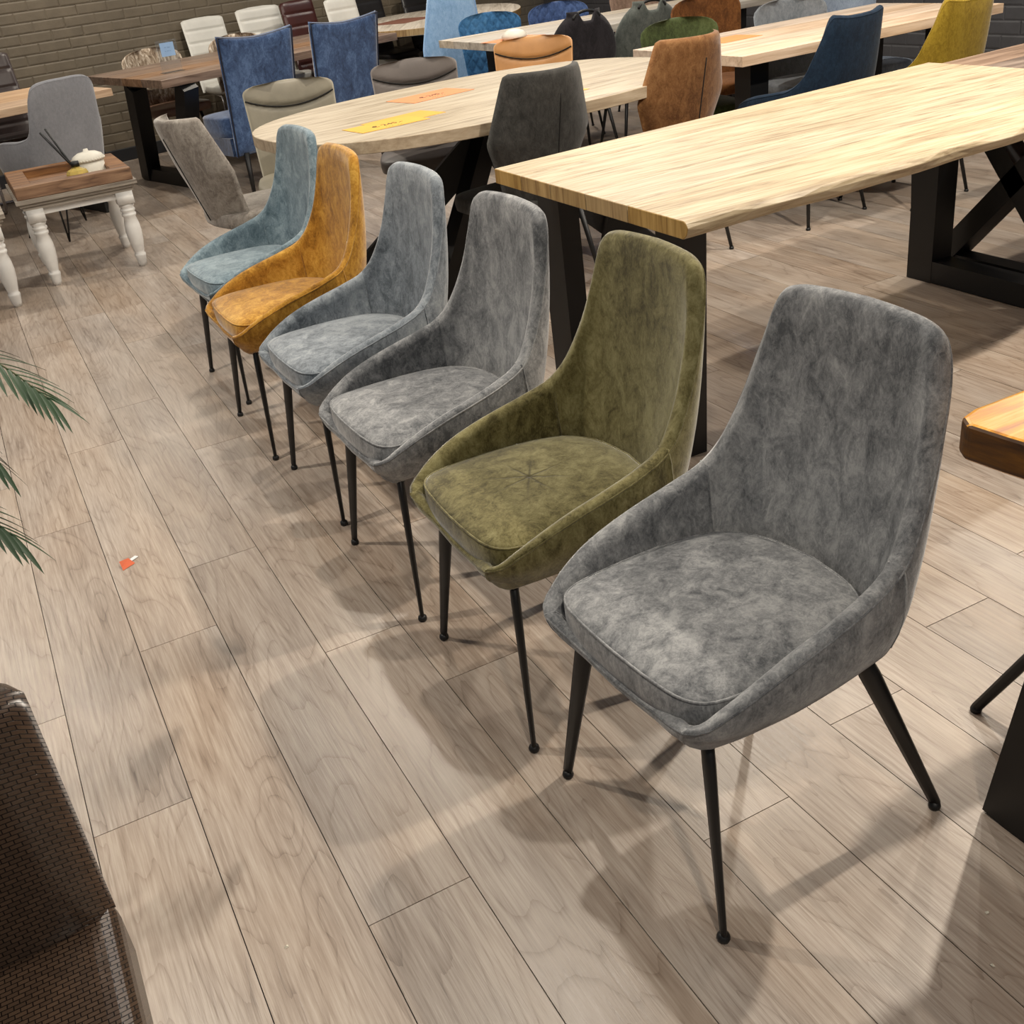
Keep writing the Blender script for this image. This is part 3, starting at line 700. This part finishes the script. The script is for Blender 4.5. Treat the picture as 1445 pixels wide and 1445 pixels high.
# handle back chairs
def handle_chair(loc, rz, mat, label):
    t = thing('handle_chair', label, 'chair', loc, rz, 'chairs with a tube handle on the backrest')
    wf = roundtop(.235, .45, 2.0, .19)
    dip = lambda u: .055*math.exp(-(abs(u)/.42)**6)
    obj('backrest', panel(.235, .42, .90, .17, .26, .05, .045, 36, 40, lambda v: max(.11, wf(v)), dip, None, 4), mat, t)
    obj('handle', tube([(.245, .085*math.cos(a), .858+.040*math.sin(a)) for a in [PI*i/12 for i in range(13)]], .009, 8), BLACK, t)
    obj('seat', seat(.22), mat, t); legs4(t, BLACK, .21, .21)
handle_chair((3.50, 5.86+.2, 0), -93, suede('black_suede', (.010, .009, .011), (.018, .016, .02), (.03, .027, .032), 1, .1), 'black chair with tube handle behind the cognac leather chair')
handle_chair((3.98, 5.84+.2, 0), -100, suede('green_grey_suede', (.045, .052, .048), (.075, .085, .078), (.11, .12, .11), 1, .2), 'grey-green chair with tube handle right of the black one')
# shell chairs behind the long oak table
def round_chair(loc, rz, mat, label, h=.87, w=.235, c=.06, pleats=False):
    t = thing('upholstered_chair', label, 'chair', loc, rz, 'upholstered chairs behind the long oak table')
    d = (lambda u, v, y, z: .008*abs(math.sin(y*90))) if pleats else None
    obj('backrest', panel(w, .42, h, .17, .24, c, .05, 40 if pleats else 20, 24, roundtop(w, .82, 2.6, w*.85), None, d), mat, t)
    obj('seat', seat(.225), mat, t); legs4(t, BLACK, .2, .2)
round_chair((3.50, 4.80, 0), 77, suede('moss_green_fabric', (.022, .031, .008), (.042, .058, .017), (.068, .088, .03), 2, .15), 'moss green fabric chair behind the left end of the long oak table', .86, .22)
round_chair((4.10, 5.34, 0), 84, suede('rust_brown_suede', (.08, .028, .006), (.15, .055, .013), (.22, .09, .025), 1, .1), 'rust brown suede chair between the moss green and blue-grey chairs', .90, .235, .06)
round_chair((4.28, 4.83, 0), 80, suede('blue_grey_fabric', (.11, .125, .14), (.16, .175, .195), (.21, .23, .25), 2, .2), 'blue-grey fabric chair at the back of the long oak table', .86, .23)
round_chair((4.80, 4.95, 0), 86, suede('pale_blue_fabric', (.16, .2, .27), (.23, .28, .36), (.3, .36, .45), 2, .2), 'pale blue chair right of the blue-grey one at the long oak table', .86, .23)
round_chair((4.9, 7.25, 0), 84, suede('pleated_tan', (.2, .13, .09), (.3, .2, .15), (.4, .29, .22), 1, .2), 'tan pleated chair beyond the grey washed oak table', .87, .235, .04, True)
# ================================================================ coffee tables
def turned_leg(t, x, y, lean=0):
    prof = [(.020, 0), (.026, .02), (.031, .05), (.033, .058), (.033, .066), (.027, .072), (.031, .085), (.042, .14), (.046, .185), (.043, .225), (.034, .262), (.041, .270), (.041, .280), (.034, .286), (.042, .294), (.042, .304), (.035, .310), (.043, .318), (.043, .328), (.036, .334)]
    obj('leg', join(lathe([(r*.9, z*.93) for r, z in prof], (x, y, 0), 20), box(x-.042, x+.042, y-.042, y+.042, .309, .368)), WHITEP, t)
def coffee_table(loc, rz, label, w=.60, d=.62):
    t = thing('coffee_table', label, 'table', loc, rz, 'white coffee tables with turned legs')
    for a in (-1, 1):
        for b in (-1, 1): turned_leg(t, a*(w/2-.07), b*(d/2-.06))
    for nm_, q in (('apron', box(-w/2+.06, w/2-.06, -d/2+.05, -d/2+.075, .335, .372)), ('apron', box(-w/2+.06, w/2-.06, d/2-.075, d/2-.05, .335, .372)), ('apron', box(-w/2+.05, -w/2+.075, -d/2+.06, d/2-.06, .335, .372)), ('apron', box(w/2-.075, w/2-.05, -d/2+.06, d/2-.06, .335, .372))):
        obj(nm_, q, WHITEP, t, False)
    obj('moulding', join(box(-w/2+.02, w/2-.02, -d/2+.02, d/2-.02, .368, .385), box(-w/2+.008, w/2-.008, -d/2+.008, d/2-.008, .385, .400), box(-w/2-.006, w/2+.006, -d/2-.006, d/2+.006, .400, .418)), GREYW, t, False)
    return t
coffee_table((.475, 6.22, 0), 0, 'white coffee table with turned legs carrying a wooden tray', .585, .64).scale = (1, 1, 1.08)
coffee_table((-.20, 5.96, 0), 0, 'second white coffee table cut off by the left picture edge', .60, .64).scale = (1, 1, 1.08)
t = thing('tray', 'reclaimed brown wooden tray on the white coffee table', 'tray', (.475, 6.22, .4515))
tw, td = .286, .31
for nm_, q in (('rim', box(-tw, tw, -td, -td+.075, 0, .062)), ('rim', box(-tw, tw, td-.075, td, 0, .062)), ('rim', box(-tw, -tw+.09, -td+.075, td-.075, 0, .062)), ('rim', box(tw-.09, tw, -td+.075, td-.075, 0, .062))):
    soft(obj(nm_, q, TRAYW, t, False), .003, 1)
for i in range(4):
    a = -td+.075+(2*td-.15)/4*i; obj('board', box(-tw+.09, tw-.09, a+.001, a+(2*td-.15)/4-.001, 0, .022), TRAYW, t, False)
# diffuser and lidded box
GLASS = plain('amber_glass', (.85, .66, .20), .12, 0, .45)
t = thing('reed_diffuser', 'small amber glass reed diffuser with two black reeds on the tray', 'diffuser', (.515, 6.04, .4737))
t.scale = (1.3, 1.3, 1.3)
obj('bottle', lathe([(.032, 0), (.040, .004), (.042, .03), (.036, .042), (.016, .05), (.014, .062)], (0, 0, 0), 8), GLASS, t, False)
obj('collar', lathe([(.017, .055), (.017, .075)], (0, 0, 0), 12), BLACK, t)
obj('reed', tube([(0.006, 0, .03), (-.085, .08, .19)], .0045, 6), BLACK, t); obj('reed', tube([(.0, .0, .03), (-.062, .085, .20)], .0045, 6), BLACK, t)
t = thing('trinket_box', 'white ornate lidded box with beaded rims on the tray', 'box', (.60, 6.19, .4737), 20)
t.scale = (1, 1, 1.45)
CREAM = plain('cream_ceramic', (.72, .69, .60), .5)
ov = lambda rx, ry, z, n=32: [(rx*math.cos(2*PI*i/n), ry*math.sin(2*PI*i/n), z) for i in range(n)]
def stack(l):
    V = [p for rx, ry, z in l for p in ov(rx, ry, z)]; n = 32
    return V, [(i*n+k, i*n+(k+1) % n, (i+1)*n+(k+1) % n, (i+1)*n+k) for i in range(len(l)-1) for k in range(n)]+[tuple(range(n-1, -1, -1)), tuple((len(l)-1)*n+k for k in range(n))]
obj('body', stack([(.075, .058, 0), (.085, .066, .008), (.080, .062, .016), (.080, .062, .045)]), CREAM, t)
lid = obj('lid', stack([(.086, .067, .046), (.088, .069, .055), (.078, .060, .066), (.05, .038, .076), (.015, .012, .080), (.012, .01, .088)]), CREAM, t)
bd = [lathe([(.001, -.0045), (.0045, 0), (.001, .0045)], (.088*math.cos(a), .069*math.sin(a), z), 6) for z in (.012, .052) for a in [2*PI*i/34 for i in range(34)]]
obj('beading', join(*bd), CREAM, t)
# ================================================================ sheets, sign, bowl on tables
def textmesh(name, s, size, mat, parent, loc, rz=0):
    cu = bpy.data.curves.new(name, 'FONT'); cu.body = s; cu.size = size; cu.align_x = 'CENTER'; cu.align_y = 'CENTER'; cu.extrude = .0003
    ob = bpy.data.objects.new(name, cu); COL.objects.link(ob); ob.parent = parent; ob.location = loc; ob.rotation_euler = (0, 0, math.radians(rz)); cu.materials.append(mat)
    bpy.context.view_layer.update(); me = bpy.data.meshes.new_from_object(ob); me.materials.clear(); me.materials.append(mat); o2 = bpy.data.objects.new(name, me); COL.objects.link(o2)
    o2.parent = parent; o2.location = loc; o2.rotation_euler = ob.rotation_euler; bpy.data.objects.remove(ob); o2.name = name; return o2
INK = plain('ink', (.02, .015, .01), .7)
def sheet(loc, rz, col, label, w=.30, h=.21, txt='€ 245.-', z=.7605, trz=0, ts=.045):
    t = thing('price_sheet', label, 'paper', (loc[0], loc[1], z), rz, 'coloured price sheets on the tables')
    obj('paper', box(-w/2, w/2, -h/2, h/2, 0, .0012), plain('paper_'+'_'.join('%d' % (c*100) for c in col), col, .7), t, False)
    if txt: textmesh('lettering', txt, ts, INK, t, (0, -.01, .0014), trz); textmesh('lettering', '- - -   - -', ts*.5, INK, t, (-.0, -.06, .0014), trz)
ORG = (.70, .27, .11)
sheet((1.50, 4.055), 8, (.74, .40, .05), 'yellow-orange price sheet at the near edge of the oval table', .30, .17)
sheet((1.60, 4.12), 14, (.72, .37, .05), 'second yellow-orange sheet lying partly under the first', .30, .17, '', .7600)
sheet((1.93, 4.60), 14, ORG, 'orange price sheet in the middle of the oval table', .34, .21, '€ 245.-')
sheet((2.22, 4.02), 10, (.80, .45, .10), 'orange sheet beside the charcoal chair on the oval table', .26, .18, '')
sheet((3.27, 6.35), 15, ORG, 'orange sheet under the white bowl', .34, .24, '')
sheet((3.60, 4.62), 5, (.85, .30, .10), 'orange sheet on the long oak table beside the cognac suede chair', .26, .19, '')
sheet((3.75, 9.30), 30, (.20, .08, .05), 'brown sheet on the far oval table', .5, .4, '')
t = obj('bowl', lathe([(.070, 0), (.082, .008), (.080, .022), (.066, .040), (.042, .052), (.012, .057)], (0, 0, 0), 20), CREAM); t.location = (3.27, 6.33, .762)
tag(t, 'small white dome-shaped dish on the orange sheet', 'dish')
ACR = plain('acrylic', (.9, .93, .95), .03, 0, .95)
t = thing('sign_holder', 'clear acrylic sign holder with a small blue card on the walnut table', 'sign', (1.47, 7.95, .761), 14)
obj('stand', join(box(-.075, .075, -.04, .04, 0, .002), box(-.075, .075, .0, .002, 0, .20)), ACR, t, False)
cd = obj('card', box(-.05, .05, -.003, -.001, .10, .185), plain('pale_blue_card', (.35, .55, .85), .5), t, False)
lt = textmesh('lettering', '-- ---\n- -- -', .022, plain('blue_ink', (.05, .12, .35), .6), cd, (0, -.0035, .145)); lt.rotation_euler = (PI/2, 0, 0)
# bead strand at the right wall
t = obj('bead_strand', join(*[lathe([(.001, -.008), (.007, 0), (.001, .008)], (0, 0, -.5+z*.0175+(0)), 6) for z in range(64)]), plain('bead_white', (.6, .6, .55), .3)); t.location = (5.05, 4.35, .62)
tag(t, 'thin hanging strand of pale beads beside the right brick wall', 'beads', kind='stuff')
# ================================================================ brown woven chair bottom left
m, nt, bs, N, L = newmat('woven_brown_leather'); tc = coords(nt, False)
br = N('ShaderNodeTexBrick'); br.inputs['Scale'].default_value = 52; br.inputs['Mortar Size'].default_value = .035; br.inputs['Mortar Smooth'].default_value = .6; br.inputs['Brick Width'].default_value = .62; br.inputs['Row Height'].default_value = .30
br.inputs['Color1'].default_value = (.085, .052, .033, 1); br.inputs['Color2'].default_value = (.060, .037, .024, 1); br.inputs['Mortar'].default_value = (.012, .007, .005, 1)
mp2 = N('ShaderNodeMapping'); mp2.inputs['Rotation'].default_value = (0, 0, 0)
# project so that the weave also appears on upright faces: use (x+z, y+z)
sep = N('ShaderNodeSeparateXYZ'); L(tc, sep.inputs[0]); a1 = N('ShaderNodeMath'); a1.operation = 'ADD'; L(sep.outputs[1], a1.inputs[0]); L(sep.outputs[2], a1.inputs[1])
cmb = N('ShaderNodeCombineXYZ'); L(sep.outputs[0], cmb.inputs[0]); L(a1.outputs[0], cmb.inputs[1]); L(cmb.outputs[0], br.inputs['Vector'])
L(br.outputs['Color'], bs.inputs['Base Color']); bs.inputs['Roughness'].default_value = .26
iv = N('ShaderNodeMath'); iv.operation = 'SUBTRACT'; iv.inputs[0].default_value = 1; L(br.outputs['Fac'], iv.inputs[1]); bump(nt, iv.outputs[0], bs, .9, .006); WOV = m
WOV2 = m.copy(); WOV2.name = 'woven_brown_leather_upright'
n_ = WOV2.node_tree; sp = [x for x in n_.nodes if x.bl_idname == 'ShaderNodeSeparateXYZ'][0]; cb_ = [x for x in n_.nodes if x.bl_idname == 'ShaderNodeCombineXYZ'][-1]; ml_ = [x for x in n_.nodes if x.bl_idname == 'ShaderNodeMath' and x.operation == 'ADD'][0]
n_.links.new(sp.outputs[1], cb_.inputs[0]); n_.links.new(sp.outputs[0], ml_.inputs[0])
SMO = leather('smooth_brown_leather', (.05, .032, .022), .38)
t = thing('leather_chair', 'brown woven leather chair cut off at the bottom left corner', 'chair', (-.368, .80, 0), 0)
def rbox(x0, x1, y0, y1, z0, z1): return box(x0, x1, y0, y1, z0, z1)
b = obj('backrest', panel(.26, .465, .795, 0, 0, 0, .085, 20, 24, roundtop(.26, .93, 3), None, None, 9), WOV2, t); b.rotation_euler = (math.radians(0), 0, math.radians(90)); b.location = (0, .18, 0)
s = soft(obj('seat_cushion', box(-.25, .262, -.30, .20, .37, .487), WOV, t, False), .03, 4)
s2 = soft(obj('seat_frame', box(-.24, .24, -.26, .16, .30, .37), SMO, t, False), .01, 2)
for a in (-1, 1):
    for q in (-.22, .18): obj('leg', tube([(a*.21, q, .30), (a*.225, q*1.05, 0)], [.024, .015], 4), plain('grey_brown_wood_leg', (.16, .12, .09), .5), t)
# ================================================================ palm
t = thing('palm_plant', 'green palm with thin leaflets reaching in from the left picture edge', 'plant', (-.62, 2.25, 0))
LEAF = plain('palm_green', (.022, .060, .018), .5); STEM = plain('palm_stem', (.08, .10, .03), .6)
obj('pot', lathe([(.12, 0), (.15, .02), (.18, .26), (.19, .28), (.17, .28), (.165, .25)], (0, 0, 0), 24), plain('pot_grey', (.12, .12, .12), .6), t)
obj('soil', lathe([(.16, .245), (.16, .25)], (0, 0, 0), 20), plain('soil', (.03, .02, .014), .9), t)
obj('stem', tube([(0, 0, .2), (0.01, 0, .5), (.03, .01, .72)], [.03, .024, .016], 8), STEM, t)
def leaflet(p, d, ln, w=.007, sag=.3):
    d = Vector(d).normalized(); s = d.cross(Vector((0, 0, 1))).normalized()
    V, F = [], []
    K = 7
    for i in range(K+1):
        u = i/K; c = Vector(p)+d*ln*u+Vector((0, 0, -sag*ln*u*u)); ww = w*math.sin(PI*min(1, .12+u*.88))**.7
        V += [c-s*ww+Vector((0, 0, ww*.35)), c-Vector((0, 0, 0.0006)), c+s*ww+Vector((0, 0, ww*.35))]
    for i in range(K):
        a = i*3; F += [(a, a+1, a+4, a+3), (a+1, a+2, a+5, a+4)]
    return V, F
rr = random.Random(11)
def frond(pts, L0, n, tipw=1, seed=0):
    c = crom(pts, 8); f = obj('frond', tube(c, [.0045*(1-.75*i/(len(c)-1)) for i in range(len(c))], 6), STEM, t)
    tot = len(c)-1
    for k in range(n):
        u = .35+.65*k/(n-1); i = min(tot-1, int(u*tot)); p = Vector(c[i])+(Vector(c[i+1])-Vector(c[i]))*(u*tot-i); tg = (Vector(c[i+1])-Vector(c[i])).normalized()
        sd = tg.cross(Vector((0, 0, 1))).normalized()
        for sg in (-1, 1):
            d = tg*(.55+.9*u**3)+sd*sg*(1.05-.55*u**2)+Vector((0, 0, rr.uniform(-.05, .12)))
            obj('leaflet', leaflet(p, d, L0*(1.08-.35*u)*rr.uniform(.9, 1.08), .0052, .22), LEAF, f)
# local coordinates relative to (-.62, 2.25)
frond([(.03, .01, .70), (.25, .12, .84), (.43, .16, .80), (.555, .10, .71), (.625, .04, .63)], .125, 17)
frond([(.03, .01, .70), (.15, -.15, .80), (.32, -.38, .78), (.44, -.47, .68), (.50, -.50, .60)], .10, 14)
frond([(.03, .01, .70), (.18, -.02, .82), (.36, -.10, .80), (.45, -.13, .70), (.50, -.15, .60)], .095, 13)
frond([(.03, .01, .70), (-.2, .2, .9), (-.4, .35, .85)], .2, 14)
frond([(.03, .01, .70), (-.1, -.25, .9), (-.15, -.5, .8)], .2, 14)
# ================================================================ litter on the floor
t = thing('paper_scrap', 'small folded orange-red scrap with a white tip lying on the floor', 'litter', (.058, 2.672, 0), 35)
obj('scrap', ([(-.028, -.012, .001), (.012, -.016, .001), (.016, .010, .010), (-.012, .014, .014), (-.02, 0, .004)], [(0, 1, 2, 4), (4, 2, 3)]), plain('red_orange', (.62, .11, .03), .6), t, False)
obj('tip', box(.010, .040, .0, .012, .001, .003), plain('white_paper', (.8, .8, .8), .6), t, False)
for i, (x, y) in enumerate([(.064, 1.232), (.951, .628), (1.02, .70)]):
    c = obj('crumb', ([(0, 0, 0), (.007, .001, 0), (.006, .006, .001), (.001, .005, .002), (.003, .003, .004)], [(0, 1, 4), (1, 2, 4), (2, 3, 4), (3, 0, 4)]), plain('crumb_cream', (.85, .8, .65), .6), None, False); c.location = (x, y, .0003); c.rotation_euler = (0, 0, i*1.3)
    tag(c, ['cream crumb on the floor right of the brown woven chair', 'cream crumb on the floor at the lower right', 'cream crumb on the floor below the honey table'][i], 'crumb')
# slender chair leg at right: chair at the honey table
hex_chair((1.655, .82, 0), 90, leather('tan_orange', (.50, .24, .09), .4), 'tan chair almost wholly outside the right picture edge, one slim black leg showing', 'tan chair', leg='wide', h=.78, c=.03)
bpy.context.view_layer.update()
